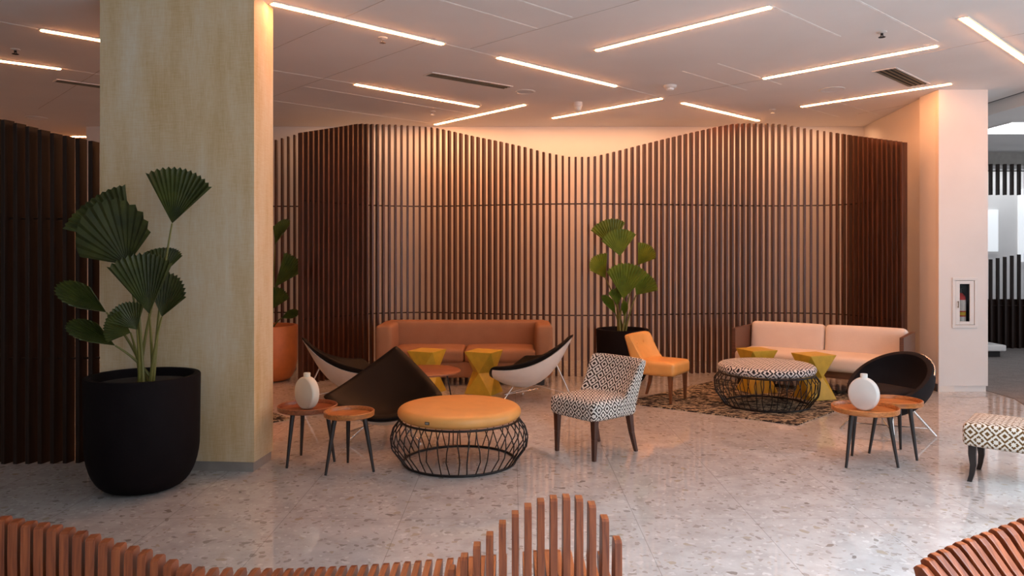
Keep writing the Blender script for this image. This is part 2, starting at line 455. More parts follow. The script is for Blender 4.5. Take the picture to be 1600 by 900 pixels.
# ------------------------------------------------------------------ the room
m = MB(); m.box(-9, 10.5, -5.6, 15, -0.1, 0.0); struct(m.build('floor', M['terrazzo']))
m = MB(); m.prism([(5.72, 9.52), (5.72, 8.62), (4.6, 5.5), (10.4, 5.5), (10.4, 13.3), (5.9, 13.3), (5.9, 9.52)], 0.0, 0.006)
struct(m.build('floor_right', M['carpet']))
m = MB(); m.box(-9, 6.2, -5.6, 15, CEIL, CEIL + 0.15); struct(m.build('ceiling', M['ceiling']))
m = MB(); m.box(6.26, 10.5, -5.6, 15, 3.47, 3.77); m.box(6.2, 6.26, -5.6, 15, 3.63, 3.77, 1)
struct(m.build('ceiling_right', [M['paint'], M['dark']]))
m = MB(); m.box(-6.58, 5.44, 11.7, 11.9, 0, CEIL); struct(m.build('wall_back', M['wall']))
m = MB(); m.box(-6.58, -6.38, 11.9, 14.2, 0, CEIL); m.box(-9, -6.38, 14.2, 14.4, 0, CEIL); struct(m.build('wall_alcove', M['wall']))
m = MB(); m.box(-9.2, -9.0, -5.6, 14.4, 0, CEIL); struct(m.build('wall_left', M['wall']))
m = MB(); m.box(-9.0, -1.2, -5.8, -5.6, 0, CEIL); m.box(-1.2, 10.5, -5.8, -5.6, 3.5, 3.77); m.box(-1.2, 10.5, -5.8, -5.6, 0, 0.12)
struct(m.build('wall_front', M['wall']))
m = MB(); m.prism([(5.44, 11.9), (5.44, 11.7), (5.11, 9.11), (5.11, 9.07), (5.30, 9.07), (5.70, 11.9)], 0, CEIL); struct(m.build('wall_right', M['wall']))
# right pillar with a niche for the extinguisher cabinet
nx0, nx1, nz0, nz1, pf = 5.305, 5.535, 0.80, 1.335, 9.068
m = MB()
xs = [5.114, nx0, nx1, 5.70]; zs = [0.07, nz0, nz1, CEIL]
for i in range(3):
    for k in range(3):
        if i == 1 and k == 1: continue
        m.box(xs[i], xs[i + 1], pf, pf + 0.16, zs[k], zs[k + 1])
m.box(5.114, 5.70, pf + 0.16, 9.5, 0.07, CEIL)
m.box(5.13, 5.685, pf + 0.015, 9.49, 0.0, 0.07)
struct(m.build('pillar', M['paint']))
m = MB(); m.add([(5.095, 9.09, 0), (5.424, 11.7, 0), (5.44, 11.7, 0), (5.112, 9.09, 0), (5.095, 9.09, 0.09), (5.424, 11.7, 0.09), (5.44, 11.7, 0.09), (5.112, 9.09, 0.09)],
    [(0,1,2,3),(4,5,6,7),(0,1,5,4),(1,2,6,5),(2,3,7,6),(3,0,4,7)]); struct(m.build('baseboard_right', M['darkskirt']))
# big column on the left, canvas covered
ca = math.radians(-4.8)
colM = Matrix.Translation((-1.95, 5.724, 0)) @ Matrix.Rotation(ca, 4, 'Z')
m = MB(); m.box(-1.225, 0, 0, 0.36, 0.075, CEIL, 0, colM); struct(m.build('column', M['canvas']))
m = MB(); m.box(-1.215, -0.010, 0.010, 0.35, 0.0, 0.075, 0, colM); struct(m.build('baseboard_column', M['skirting']))

# far room seen past the pillar
m = MB(); m.box(5.6, 11, 14.6, 14.8, 0, 3.47); struct(m.build('wall_far', M['paint']))
m = MB(); m.box(5.9, 11, 13.55, 13.9, 3.22, 3.47); m.box(5.9, 11, 13.5, 13.9, 3.17, 3.23, 1); struct(m.build('trim_beam', [M['skirting'], M['metalwhite']]))
w1 = MB(); w1.box(8.35, 9.35, 14.56, 14.6, 1.7, 2.5); struct(w1.build('window_1', M['windowglow']))
w1 = MB(); w1.box(9.75, 10.7, 14.56, 14.6, 1.5, 2.9); struct(w1.build('window_2', M['windowglow']))

# ceiling joints and reveals
def ceil_line(x0, y0, x1, y1, w, mat, n):
    a, b = ceil_at(x0, y0), ceil_at(x1, y1)
    t = (b - a).normalized(); s_ = Vector((-t.y, t.x, 0)) * w / 2
    m = MB(); m.prism([(a - s_)[:2], (b - s_)[:2], (b + s_)[:2], (a + s_)[:2]], CEIL - 0.002, CEIL + 0.01)
    struct(m.build('trim_%d' % n, mat))
ln = 1
for q in [(692,68,778,89),(962,134,1024,150),(600,-26,840,45),(730,-26,893,27),(418,108.5,555,131),(476,135,735,178),(418,156,690,195),(1204,9,1312,57),
          (1065,111,1166,141),(1120,99,1220,132),(1300,-20,1464,65),(1310,160,1372,179),(1255,167,1312,183),(0,34,64,46),(95,107,156,116.5)]:
    ceil_line(*q, 0.020, M['seam'], ln); ln += 1
for q in [(380,97,680,-35),(300,196,680,60),(735,76,1050,-15),(60,170,156,110),(1044,150,1230,118),(1340,178,1530,142),(1400,92,1600,52)]:
    ceil_line(*q, 0.008, M['joint'], ln); ln += 1

# ------------------------------------------------------------------ ceiling lights
def strip_light(x0, y0, x1, y1, label, z=CEIL):
    a, b = ceil_at(x0, y0), ceil_at(x1, y1)
    c = (a + b) / 2; d = b - a; ln_ = d.length
    t = thing('ceiling_light', label, 'light', (c.x, c.y, CEIL), math.atan2(d.y, d.x), 'linear ceiling lights')
    h = MB(); h.box(-ln_ / 2 - 0.01, ln_ / 2 + 0.01, -0.045, 0.045, -0.006, 0.0)
    h.build('housing', M['metalwhite'], t)
    g = MB(); g.box(-ln_ / 2, ln_ / 2, -0.022, 0.022, -0.014, -0.006)
    g.build('diffuser', M['strip'], t, bevel=0.004)
strip_light(425, 4.5, 692, 68, 'long linear ceiling light running out from the top corner of the canvas column')
strip_light(778, 89, 962, 134, 'ceiling light right of the long slot vent, in line with the long one')
strip_light(932, 78, 1204, 10, 'linear ceiling light at the top middle of the photo, highest of the slanting-up ones')
strip_light(555, 131, 747, 166, 'linear ceiling light under the long slot vent, near the left of the screen')
strip_light(680, 194, 820, 163, 'short linear ceiling light touching the screen top above the tan sofa')
strip_light(864, 184, 1034, 153, 'short linear ceiling light over the low dip of the wavy screen')
strip_light(1066, 160, 1185, 188, 'short linear ceiling light meeting the screen top above the white sofa')
strip_light(1193, 122, 1464, 71, 'long linear ceiling light passing left of the small square vent')
strip_light(1252, 166, 1486, 130, 'linear ceiling light ending at the top of the white pillar')
strip_light(1504, 27, 1640, 120, 'linear ceiling light cut off by the top right corner of the photo')
strip_light(64, 46, 230, 75, 'linear ceiling light left of the column, upper of the pair')
strip_light(-90, 82, 95, 107, 'linear ceiling light left of the column, lower of the pair')
strip_light(40, 213, 135, 213, 'far linear ceiling light glimpsed over the top of the left dark screen')

def ceil_vent(p, ax, ln_, wd, nb, label):
    t = thing('ceiling_vent', label, 'vent', (p.x, p.y, CEIL), ax)
    b = MB(); b.box(-ln_/2, ln_/2, -wd/2, wd/2, -0.003, 0.0); b.build('backing', M['dark'], t)
    f = MB(); e = 0.018
    f.box(-ln_/2-e, ln_/2+e, -wd/2-e, -wd/2, -0.008, 0); f.box(-ln_/2-e, ln_/2+e, wd/2, wd/2+e, -0.008, 0)
    f.box(-ln_/2-e, -ln_/2, -wd/2, wd/2, -0.008, 0); f.box(ln_/2, ln_/2+e, -wd/2, wd/2, -0.008, 0); f.build('frame', M['metalwhite'], t)
    s_ = MB()
    for k in range(nb):
        y = -wd/2 + wd * (k + 0.5) / nb
        s_.box(-ln_/2, ln_/2, y - 0.009, y + 0.009, -0.010, -0.003)
    s_.build('slats', M['ventblade'], t)
a, b = ceil_at(670, 115.5), ceil_at(792, 136.5); d = b - a
ceil_vent((a + b) / 2, math.atan2(d.y, d.x), d.length, 0.16, 3, 'long dark slot vent in the ceiling above the screen')
a, b = ceil_at(1382, 108.5), ceil_at(1434, 132.5); d = b - a
ceil_vent((a + b) / 2, math.atan2(d.y, d.x), d.length, 0.21, 4, 'small louvred ceiling vent near the white pillar')
a, b = ceil_at(88, 125.5), ceil_at(200, 141); d = b - a
ceil_vent((a + b) / 2, math.atan2(d.y, d.x), d.length, 0.14, 3, 'dark slot vent in the ceiling left of the column')

def sprinkler(x, y, label, dark=False):
    p = ceil_at(x, y)
    t = thing('sprinkler', label, 'sprinkler', (p.x, p.y, CEIL), 0, 'ceiling sprinklers')
    e = MB(); e.lathe([(0.042, 0), (0.042, -0.006), (0.018, -0.012), (0.0, -0.012)], 20); e.build('escutcheon', M['metalwhite'], t)
    h = MB(); h.lathe([(0.012, -0.010), (0.012, -0.03), (0.0, -0.03)], 12); h.lathe([(0.0, -0.045), (0.03, -0.045), (0.03, -0.048), (0.0, -0.048)], 12)
    h.tube([(0.010, 0, -0.03), (0.014, 0, -0.045)], 0.003, 6); h.tube([(-0.010, 0, -0.03), (-0.014, 0, -0.045)], 0.003, 6)
    h.build('head', M['dark'] if dark else M['chrome'], t)
sprinkler(598, 59, 'white ceiling sprinkler below the long light beside the column')
sprinkler(676, 174, 'small ceiling sprinkler above the tan sofa end of the screen')
sprinkler(1378, 50, 'dark ceiling sprinkler by itself left of the corner light', True)
sprinkler(1207, 171, 'small ceiling sprinkler just above the white sofa end of the screen')
sprinkler(24, 77, 'dark ceiling sprinkler between the pair of lights left of the column', True)
p = ceil_at(1047, 133.5); t = thing('smoke_detector', 'white smoke detector on the ceiling above the screen dip', 'smoke detector', (p.x, p.y, CEIL))
q = MB(); q.lathe([(0.075, 0), (0.075, -0.02), (0.06, -0.035), (0, -0.035)], 28); q.build('base', M['metalwhite'], t)
q = MB(); q.lathe([(0.045, -0.034), (0.04, -0.055), (0.0, -0.06)], 24); q.build('sensor', M['seam'], t)
p = ceil_at(903, 160); t = thing('security_camera', 'white dome security camera hanging over the middle of the screen', 'camera', (p.x, p.y, CEIL))
q = MB(); q.lathe([(0.06, 0), (0.06, -0.05), (0.05, -0.06), (0, -0.06)], 28); q.build('mount', M['metalwhite'], t)
q = MB(); q.lathe([(0.048, -0.058), (0.045, -0.085), (0.03, -0.108), (0.0, -0.115)], 24); q.build('dome', M['label'], t)
def speaker(x, y, r, label):
    p = ceil_at(x, y); t = thing('ceiling_speaker', label, 'speaker', (p.x, p.y, CEIL), 0, 'round ceiling speakers')
    q = MB(); q.lathe([(r, 0), (r, -0.006), (r - 0.02, -0.010), (r - 0.02, 0)], 36); q.build('ring', M['metalwhite'], t)
    q = MB(); q.lathe([(r - 0.02, 0), (r - 0.02, -0.006), (0, -0.006)], 36); q.build('grille', M['ceiling'], t)
speaker(1300, 139.5, 0.145, 'round ceiling speaker left of the small louvred vent')
speaker(821, 143, 0.12, 'round ceiling speaker at the right tip of the long slot vent')
speaker(57, 184, 0.14, 'round ceiling speaker above the dark left screen')
# light panel in the far soffit
tl = thing('ceiling_panel_light', 'bright square light panel in the ceiling beyond the white pillar', 'light', (7.28, 10.9, 3.47))
q = MB(); q.box(-0.42, 0.42, -0.5, 0.5, -0.012, 0.0); q.build('frame', M['metalwhite'], tl)
q = MB(); q.box(-0.39, 0.39, -0.47, 0.47, -0.016, -0.011); q.build('diffuser', M['panel_light'], tl)

# ------------------------------------------------------------------ slatted screens
def interp(tab, x):
    if x <= tab[0][0]: return tab[0][1]
    for (a, u), (b, v) in zip(tab, tab[1:]):
        if x <= b:
            t = (x - a) / (b - a); t = t * t * (3 - 2 * t) if False else t
            return u + (v - u) * t
    return tab[-1][1]
def slat_screen(pts, tops, rails, label, mat, pitch=0.0865, dep=0.080, thk=0.029, twist=0.0, railmat=None, zbot=0.0):
    path = smooth_path([(p[0], p[1], 0) for p in pts], 16)
    res = resample(path, pitch)
    c = res[len(res) // 2][0]
    t = thing('slat_screen', label, 'screen', (c.x, c.y, 0))
    m = MB(); P = [r[0] for r in res]
    for i, p in enumerate(P):
        tg = (P[min(i + 1, len(P) - 1)] - P[max(i - 1, 0)]).normalized()
        tg = Matrix.Rotation(twist, 3, 'Z') @ tg; nr = Vector((-tg.y, tg.x, 0))
        zt = interp(tops, p.x) if not callable(tops) else tops(i, p)
        q = p - c
        cs = [q + tg * a * thk / 2 + nr * b * dep / 2 for a, b in ((-1, -1), (1, -1), (1, 1), (-1, 1))]
        # the top is cut aslant
        m.add([(v.x, v.y, zbot) for v in cs] + [(v.x, v.y, zt) for v in cs], [(0,3,2,1),(4,5,6,7),(0,1,5,4),(1,2,6,5),(2,3,7,6),(3,0,4,7)])
    m.build('slats', mat, t, bevel=0.003)
    for z in rails:
        m = MB(); m.tube([(p.x - c.x, p.y - c.y, z) for p in P], 0.009, 6); m.build('rail', railmat or M['slatdark'], t)
    return t
main_pts = [(-2.67,9.58),(-2.44,9.93),(-2.20,10.28),(-1.94,10.57),(-1.62,10.72),(-1.3,10.78),(-1.0,10.75),(-.5,10.6),(0,10.42),(.45,10.3),(.85,10.25),(1.25,10.26),
            (1.75,10.33),(2.3,10.45),(2.9,10.57),(3.4,10.66),(3.8,10.67),(4.2,10.61),(4.48,10.48),(4.66,10.22),(4.77,9.85),(4.84,9.58),(4.89,9.34)]
# height of the wavy top edge, read along the screen
top_line = [(460,209),(480,206),(520,200),(560,193.5),(620,195.5),(680,200),(700,204),(740,213),(780,221),(820,230),(850,238),(875,243),(890,245.5),(925,245.5),(945,241),(965,236),(1000,227),(1040,217),(1080,207.5),(1120,198.5),(1145,194),(1165,193),(1200,193.5),
            (1225,195),(1250,200),(1280,204.5),(1300,207),(1345,213.5),(1380,218),(1420,223.5)]
main_top = lambda i, p: EYE + (HOR - interp(top_line, 800 + p.x * FPX / p.y)) / FPX * p.y
slat_screen(main_pts, main_top, (2.33, 0.82), 'long wavy slatted wood screen behind both sofas with a dipping top', M['slat'])
slat_screen([(-4.9,10.95),(-4.2,10.85),(-3.6,10.78),(-3.2,10.78),(-2.93,10.80)], [(-4.9,2.9),(-3.5,3.23),(-2.9,3.40)], (2.33, 0.82),
            'short slatted wood screen behind the terracotta planter beside the column', M['slat'])
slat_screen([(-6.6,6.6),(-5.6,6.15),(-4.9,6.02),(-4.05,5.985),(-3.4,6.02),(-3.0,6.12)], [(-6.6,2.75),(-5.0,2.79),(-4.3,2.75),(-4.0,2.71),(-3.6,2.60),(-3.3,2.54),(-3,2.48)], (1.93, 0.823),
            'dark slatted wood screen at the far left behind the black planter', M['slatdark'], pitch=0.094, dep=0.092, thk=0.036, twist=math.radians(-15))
# far screens beyond the pillar
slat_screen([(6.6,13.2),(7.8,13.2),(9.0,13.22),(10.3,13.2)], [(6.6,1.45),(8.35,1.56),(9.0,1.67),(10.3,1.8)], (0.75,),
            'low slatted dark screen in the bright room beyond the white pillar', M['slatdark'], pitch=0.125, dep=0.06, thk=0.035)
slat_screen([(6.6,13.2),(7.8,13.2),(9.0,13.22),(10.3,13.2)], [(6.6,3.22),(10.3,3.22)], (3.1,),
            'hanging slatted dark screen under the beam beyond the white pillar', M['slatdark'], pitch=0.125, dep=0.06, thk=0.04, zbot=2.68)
m = MB(); m.box(6.4, 10.4, 13.26, 13.30, 0.0, 0.86)
tag(m.build('panel_screen', M['slatdark']), 'solid dark lower panel behind the far slats past the pillar', 'panel')
tb = thing('white_bench', 'low white block bench peeking out behind the white pillar', 'bench', (7.5, 12.3, 0.0))
q = MB(); q.rbox((0, 0, 0.15), (0.75, 0.5, 0.10), 0.02, 6); q.build('seat', M['metalwhite'], tb)
q = MB(); q.box(-0.3, 0.3, -0.2, 0.2, 0.006, 0.11); q.build('base', M['dark'], tb)

# ------------------------------------------------------------------ rugs
def rug(poly, label):
    m = MB(); m.prism(poly, 0.0, 0.012); return tag(m.build('rug', M['rug']), label, 'rug')
A = Vector((2.745, 7.28)); u = Vector((-1.42, 1.03)); u.normalize(); v = Vector((0.70, 0.714)); v.normalize()
rug([tuple(A), tuple(A + v * 2.2), tuple(A + v * 2.2 + u * 1.88), tuple(A + u * 1.88)], 'black and beige mottled rug under the patterned ottoman')
B = Vector((-2.19, 7.54)); u2 = Vector((-.70, .714)); v2 = Vector((-.75, -.66)); v2.normalize()
rug([tuple(B), tuple(B + u2 * 1.7), tuple(B + u2 * 1.7 + v2 * 1.3), tuple(B + v2 * 1.3)], 'dark mottled rug whose corner shows right of the column')

# ------------------------------------------------------------------ seating
def slipper_chair(name, label, loc, rz, cloth, legm, uv=False, group=None, buttons=False):
    """faces -y"""
    t = thing(name, label, 'chair', loc, rz, group)
    s_ = MB(); s_.rbox((0, -0.03, 0.395), (0.52, 0.52, 0.15), 0.04, 10, (0.0, 0.0, 0.018)); s_.build('seat', cloth, t, uv=uv)
    fr, bk = [], []
    for i in range(11):
        v = i / 10; z = 0.325 + v * 0.455
        rowf, rowb = [], []
        sweep = 0.02 + 0.235 * (max(0, v - 0.1) / 0.9) ** 0.75
        hw = 0.264 + 0.030 * v
        for j in range(13):
            uu = -1 + j / 6
            wrap = 0.105 * abs(uu) ** 3.0 * (1 - 0.35 * v)
            crown = -0.006 * abs(uu) ** 4 * (v ** 4)
            yb = 0.225 + 0.115 * v - wrap * 0.25
            yf = 0.045 + 0.255 * max(0.0, (v - 0.16) / 0.84) ** 0.62 - wrap
            if v > 0.93: yf += 0.01
            x = uu * hw
            rowf.append((x, min(yf, yb - 0.055), z + crown)); rowb.append((x * (1.02), yb, z + crown - 0.006))
        fr.append(rowf); bk.append(rowb)
    b_ = MB(); b_.slab(fr, bk); b_.build('backrest', cloth, t, uv=('wrap' if uv else False), subsurf=1)
    if buttons:
        for x in (-0.09, 0.09):
            bt = MB(); bt.lathe([(0.015, 0), (0.012, 0.008), (0, 0.010)], 12, mat=Matrix.Translation((x, 0.243, 0.665)) @ Matrix.Rotation(math.radians(75), 4, 'X'))
            bt.build('button', cloth, t)
    for x, y, dx, dy in ((-0.215, -0.235, 0, -0.005), (0.215, -0.235, 0, -0.005), (-0.205, 0.185, -0.01, 0.075), (0.205, 0.185, 0.01, 0.075)):
        l = MB(); l.taper((x + dx, y + dy, 0.0), (0.014, 0.014), (x + dx * 0.45, y + dy * 0.35, 0.17), (0.019, 0.019)); l.taper((x + dx * 0.45, y + dy * 0.35, 0.17), (0.019, 0.019), (x, y, 0.33), (0.025, 0.025))
        l.build('leg', legm, t, bevel=0.003)
    return t
def face(dx, dy): return math.atan2(dx, -dy)      # turn so that local -y looks along (dx, dy)
slipper_chair('slipper_chair', 'slipper chair in black and white diamond cloth with dark legs', (0.70, 6.34, 0), face(-0.77, -0.64), M['diamond'], M['legwood'], uv=True)
slipper_chair('slipper_chair', 'orange leather slipper chair standing at the edge of the rug', (1.66, 8.55, 0.012), face(0.82, -0.57), M['orange'], M['brownleg'], buttons=True).scale = (0.95, 0.95, 0.95)

def coconut_chair(label, loc, rz):
    """faces -y; three-cornered bowl seat"""
    t = thing('shell_chair', label, 'chair', loc, rz, 'three-cornered shell chairs')
    A_, L_, R_ = Vector((0, 0.43, 0.80)), Vector((-0.51, -0.33, 0.465)), Vector((0.51, -0.33, 0.465))
    mAL, mAR, mLR = Vector((-0.33, 0.08, 0.55)), Vector((0.33, 0.08, 0.55)), Vector((0, -0.47, 0.300))
    # control points of the quadratic patch
    cAL, cAR, cLR = mAL * 2 - (A_ + L_) / 2, mAR * 2 - (A_ + R_) / 2, mLR * 2 - (L_ + R_) / 2
    n = 22
    def P(a, b, c, off=0.0, shrink=1.0, deep=0.0):
        if shrink != 1.0: a, b, c = (q_ * shrink + (1 - shrink) / 3 for q_ in (a, b, c))
        p = A_ * a * a + L_ * b * b + R_ * c * c + cAL * 2 * a * b + cAR * 2 * a * c + cLR * 2 * b * c
        k = 27 * a * b * c
        # round the corners in
        mx = max(a, b, c)
        if mx > 0.86: p = p.lerp(Vector((0, -0.05, p.z)), (mx - 0.86) ** 2 * 2.0)
        p.z -= (0.115 + deep) * k; p.y += deep * 1.2 * k
        ctr = Vector((0, -0.06, 0.62)); d = (p - ctr).normalized()
        p = p + d * off
        return p
    idx = {}; bary = []
    for i in range(n + 1):
        for j in range(n + 1 - i):
            idx[(i, j)] = len(bary); bary.append((1 - (i + j) / n, i / n, j / n))
    tri = []
    for i in range(n):
        for j in range(n - i):
            tri.append((idx[(i, j)], idx[(i + 1, j)], idx[(i, j + 1)]))
            if i + j < n - 1: tri.append((idx[(i + 1, j)], idx[(i + 1, j + 1)], idx[(i, j + 1)]))
    rim = [idx[(i, 0)] for i in range(n)] + [idx[(n - j, j)] for j in range(n)] + [idx[(0, n - j)] for j in range(n)]
    def solid(o1, o2, s1, s2, padded, deep=0.0):
        m = MB(); N0 = len(bary)
        vs = [P(*b, o1, s1, deep) for b in bary] + [P(*b, o2, s2, deep) for b in bary]
        if not padded:
            fs = [f for f in tri] + [tuple(N0 + i for i in reversed(f)) for f in tri]
            for a, b in zip(rim, rim[1:] + rim[:1]): fs.append((a, N0 + a, N0 + b, b))
        else:   # rolled edge: one more ring bulging outward
            mid = []
            for r_ in rim:
                b = bary[r_]; p = (P(*b, o1, s1) + P(*b, o2, s2)) / 2; q = Vector((p.x * 1.03, -0.05 + (p.y + 0.05) * 1.03, p.z)); mid.append(q)
            k0 = len(vs); vs += mid
            fs = [f for f in tri] + [tuple(N0 + i for i in reversed(f)) for f in tri]
            R_n = len(rim)
            for i in range(R_n):
                a, b = rim[i], rim[(i + 1) % R_n]; ma, mb = k0 + i, k0 + (i + 1) % R_n
                fs.append((a, ma, mb, b)); fs.append((ma, N0 + a, N0 + b, mb))
        m.add(vs, fs, 0, True); return m
    solid(0.0, 0.074, 1.0, 1.0, True).build('cushion', M['black'], t, subsurf=1)
    solid(0.058, 0.070, 0.905, 0.905, False, 0.065).build('shell', M['shell'], t)
    zc = P(1/3, 1/3, 1/3, 0.070, 0.905, 0.065).z
    rl = MB(); rl.tube([P(0.66, 0.17, 0.17, 0.070, 0.905, 0.065), (0, 0.47, 0.012)], 0.0095, 8); rl.lathe([(0.014, 0), (0.014, 0.012), (0, 0.012)], 10, cx=0, cy=0.47); rl.build('leg', M['chrome'], t)
    for sx in (-1, 1):
        top = P(0.16, 0.55 if sx < 0 else 0.29, 0.29 if sx < 0 else 0.55, 0.070, 0.905, 0.065)
        l = MB(); l.tube([top, (sx * 0.34, -0.30, 0.012)], 0.0095, 8); l.lathe([(0.014, 0), (0.014, 0.012), (0, 0.012)], 10, cx=sx * 0.34, cy=-0.30); l.build('leg', M['chrome'], t)
    br = MB(); hub = Vector((0, -0.02, zc + 0.004))
    br.tube([hub, (0, 0.445, 0.10)], 0.005, 6)
    for sx in (-1, 1): br.tube([hub, (sx * 0.327, -0.275, 0.10)], 0.005, 6)
    br.tube([(-0.327, -0.275, 0.10), (0, 0.02, 0.14), (0.327, -0.275, 0.10)], 0.004, 6)
    br.build('braces', M['chrome'], t)
    return t
cc = coconut_chair('black three-cornered shell chair facing the viewer behind the orange ottoman', (-1.12, 6.88, 0), face(0.0, -1.0))
cc.scale = (0.94, 0.94, 0.94)
dup(cc, (-1.86, 8.30, 0), face(0.93, 0.37), 'white three-cornered shell chair with black cushion beside the terracotta planter')
dup(cc, (0.27, 8.55, 0), face(-0.93, 0.37), 'white three-cornered shell chair with chrome legs behind the patterned chair')

def sofa_tan():
    t = thing('sofa', 'tan upholstered sofa with square arms in the left bay of the screen', 'sofa', (-0.60, 9.84, 0))
    w, dp = 2.22, 0.76
    f = MB(); f.rbox((0, 0.0, 0.20), (w - 0.06, dp - 0.04, 0.20), 0.02, 6); f.build('base', M['tan'], t)
    b = MB(); b.rbox((0, dp / 2 - 0.11, 0.52), (w - 0.10, 0.21, 0.50), 0.05, 10, (0, 0.015, 0)); b.build('backrest', M['tan'], t)
    for s_ in (-1, 1):
        a_ = MB(); a_.rbox((s_ * (w / 2 - 0.105), -0.01, 0.435), (0.21, dp, 0.65), 0.05, 10, (0.008, 0.012, 0)); a_.build('armrest', M['tan'], t)
    for s_ in (-1, 1):
        c = MB(); c.rbox((s_ * 0.45, -0.09, 0.375), (0.895, 0.60, 0.16), 0.045, 10, (0, 0.008, 0.02)); c.build('seat_cushion', M['tan'], t)
    for x in (-0.98, 0.98):
        for y in (-0.3, 0.3):
            l = MB(); l.taper((x, y, 0), (0.02, 0.02), (x, y, 0.11), (0.028, 0.028)); l.build('leg', M['legblack'], t)
sofa_tan()
def sofa_white():
    a = math.radians(-36); sc = 1.0
    fl = Vector((2.75, 9.52, 0)) * sc
    t = thing('sofa', 'cream cushioned sofa with dark wood side panels in the right bay', 'sofa', (fl.x, fl.y, 0), a)
    Ln, D = 1.95, 0.84
    b = MB(); b.box(0.03, Ln - 0.03, 0.03, D, 0.20, 0.29); b.box(0.03, Ln - 0.03, D - 0.06, D, 0.29, 0.60); b.build('frame', M['panelwood'], t, bevel=0.004)
    for x in (0.0, Ln - 0.045):
        p = MB(); p.box(x, x + 0.045, 0.04, D + 0.01, 0.14, 0.72); p.build('side_panel', M['panelwood'], t, bevel=0.004)
    c = MB(); c.rbox((Ln / 2, 0.34, 0.365), (Ln - 0.09, 0.70, 0.165), 0.05, 10, (0, 0.008, 0.012)); c.build('seat_cushion', M['cream'], t)
    for k in range(2):
        c = MB()
        mt = Matrix.Translation((0.05 + (Ln - 0.1) * (0.25 + 0.5 * k), 0.66, 0.565)) @ Matrix.Rotation(math.radians(-8), 4, 'X')
        c.rbox((0, 0, 0), ((Ln - 0.1) / 2 - 0.006, 0.17, 0.40), 0.055, 10, (0, 0.012, 0.006), mat=mt); c.build('back_cushion', M['cream'], t)
    for x in (0.08, Ln - 0.08):
        for y in (0.10, D - 0.08):
            l = MB(); l.taper((x, y, 0.012 if (x < 1) else 0.0), (0.02, 0.02), (x, y, 0.21), (0.025, 0.025)); l.build('leg', M['legblack'], t)
sofa_white()

def bowl_chair():
    t = thing('bowl_chair', 'charcoal round bowl chair on chrome legs behind the two side tables', 'chair', (3.46, 6.98, 0), face(-0.91, -0.41))
    # bowl tipped back so that its high rim is behind the sitter
    tilt = math.radians(-36)
    mt = Matrix.Translation((0, 0.02, 0.50)) @ Matrix.Rotation(-tilt, 4, 'X')
    R = 0.385
    prof_o = [(0.0, -0.30)] + [(R * math.sin(k / 10 * PI / 2) ** 0.85, -0.30 * math.cos(k / 10 * PI / 2)) for k in range(1, 11)]
    inner = [(0.0, -0.245)] + [((R - 0.05) * math.sin(k / 10 * PI / 2) ** 0.85, -0.245 * math.cos(k / 10 * PI / 2)) for k in range(1, 11)]
    rimp = [(R - 0.004, 0.012), (R - 0.025, 0.020), (R - 0.046, 0.012)]
    s_ = MB(); s_.lathe(prof_o + rimp + inner[::-1], 56, mat=mt); s_.build('seat_shell', M['charcoal'], t)
    c = MB(); c.rbox((0, -0.04, 0.37), (0.50, 0.46, 0.09), 0.045, 10, (0, 0, 0.02)); c.build('seat_cushion', M['charcoal'], t)
    bk = MB(); path = []
    for k in range(25):
        w = math.radians(20) + math.radians(140) * k / 24
        path.append(mt @ Vector(((R + 0.006) * math.cos(w), (R + 0.006) * math.sin(w), -0.01)))
    bk.tube(path, 0.008, 8); bk.build('rim_tube', M['chrome'], t)
    for sx in (-1, 1):
        for sy in (-1, 1):
            l = MB(); l.tube([(sx * 0.13, sy * 0.11, 0.27), (sx * 0.29, sy * 0.27, 0.006)], 0.011, 8); l.build('leg', M['chrome'], t)
    b = MB()
    b.tube([(-0.25, -0.232, 0.07), (0.25, 0.232, 0.07)], 0.006, 6); b.tube([(0.25, -0.232, 0.07), (-0.25, 0.232, 0.07)], 0.006, 6); b.build('braces', M['chrome'], t)
bowl_chair()

def ottoman(label, loc, cloth, rc, uv, tagged, nrod=44, zoff=0.0):
    t = thing('ottoman', label, 'ottoman', loc, 0.05)
    c = MB(); prof = [(0.0, 0.352)]
    for k in range(0, 13):
        w = -PI / 2 + PI * k / 12
        prof.append((rc - 0.055 + 0.055 * math.cos(w), 0.400 + 0.048 * math.sin(w)))
    prof += [(rc * 0.75, 0.454), (rc * 0.5, 0.459), (rc * 0.25, 0.461), (0.0, 0.462)]
    c.lathe(prof, 72); c.build('cushion', cloth, t, uv=uv)
    f = MB()
    def ring(r, z, th): f.tube([(r * math.cos(2 * PI * k / 64), r * math.sin(2 * PI * k / 64), z) for k in range(64)], th, 8, closed=True)
    ring(rc - 0.02, 0.345, 0.009); ring(0.445, 0.010, 0.010)
    for k in range(nrod):
        w = 2 * PI * k / nrod; s_ = 1 if k % 2 else -1; da = 2 * PI / nrod * 0.27 * s_
        pts = []
        for r, z, q in ((rc - 0.02, 0.345, -0.1), (rc + 0.035, 0.275, -0.35), (0.545, 0.205, 0.25), (0.535, 0.13, 0.55), (0.445, 0.010, 0.0)):
            pts.append((r * math.cos(w + da * q), r * math.sin(w + da * q), z))
        f.tube(pts, 0.0048, 6)
    f.build('wire_frame', M['wire'], t)
    if tagged:
        g = MB(); ang = math.radians(-118)
        mt = Matrix.Rotation(ang, 4, 'Z') @ Matrix.Translation((rc + 0.001, 0, 0.40))
        g.box(-0.003, 0.003, -0.018, 0.018, -0.010, 0.010, 0, mt); g.box(0.003, 0.0036, -0.014, 0.014, -0.006, 0.006, 1, mt)
        o = g.build('tag', [M['wire'], M['skirting']], t); o['label'] = 'small dark maker tag'
    return t
ottoman('round orange leather ottoman on a black wire cage base', (-0.418, 6.03, 0), M['orange'], 0.49, False, True)
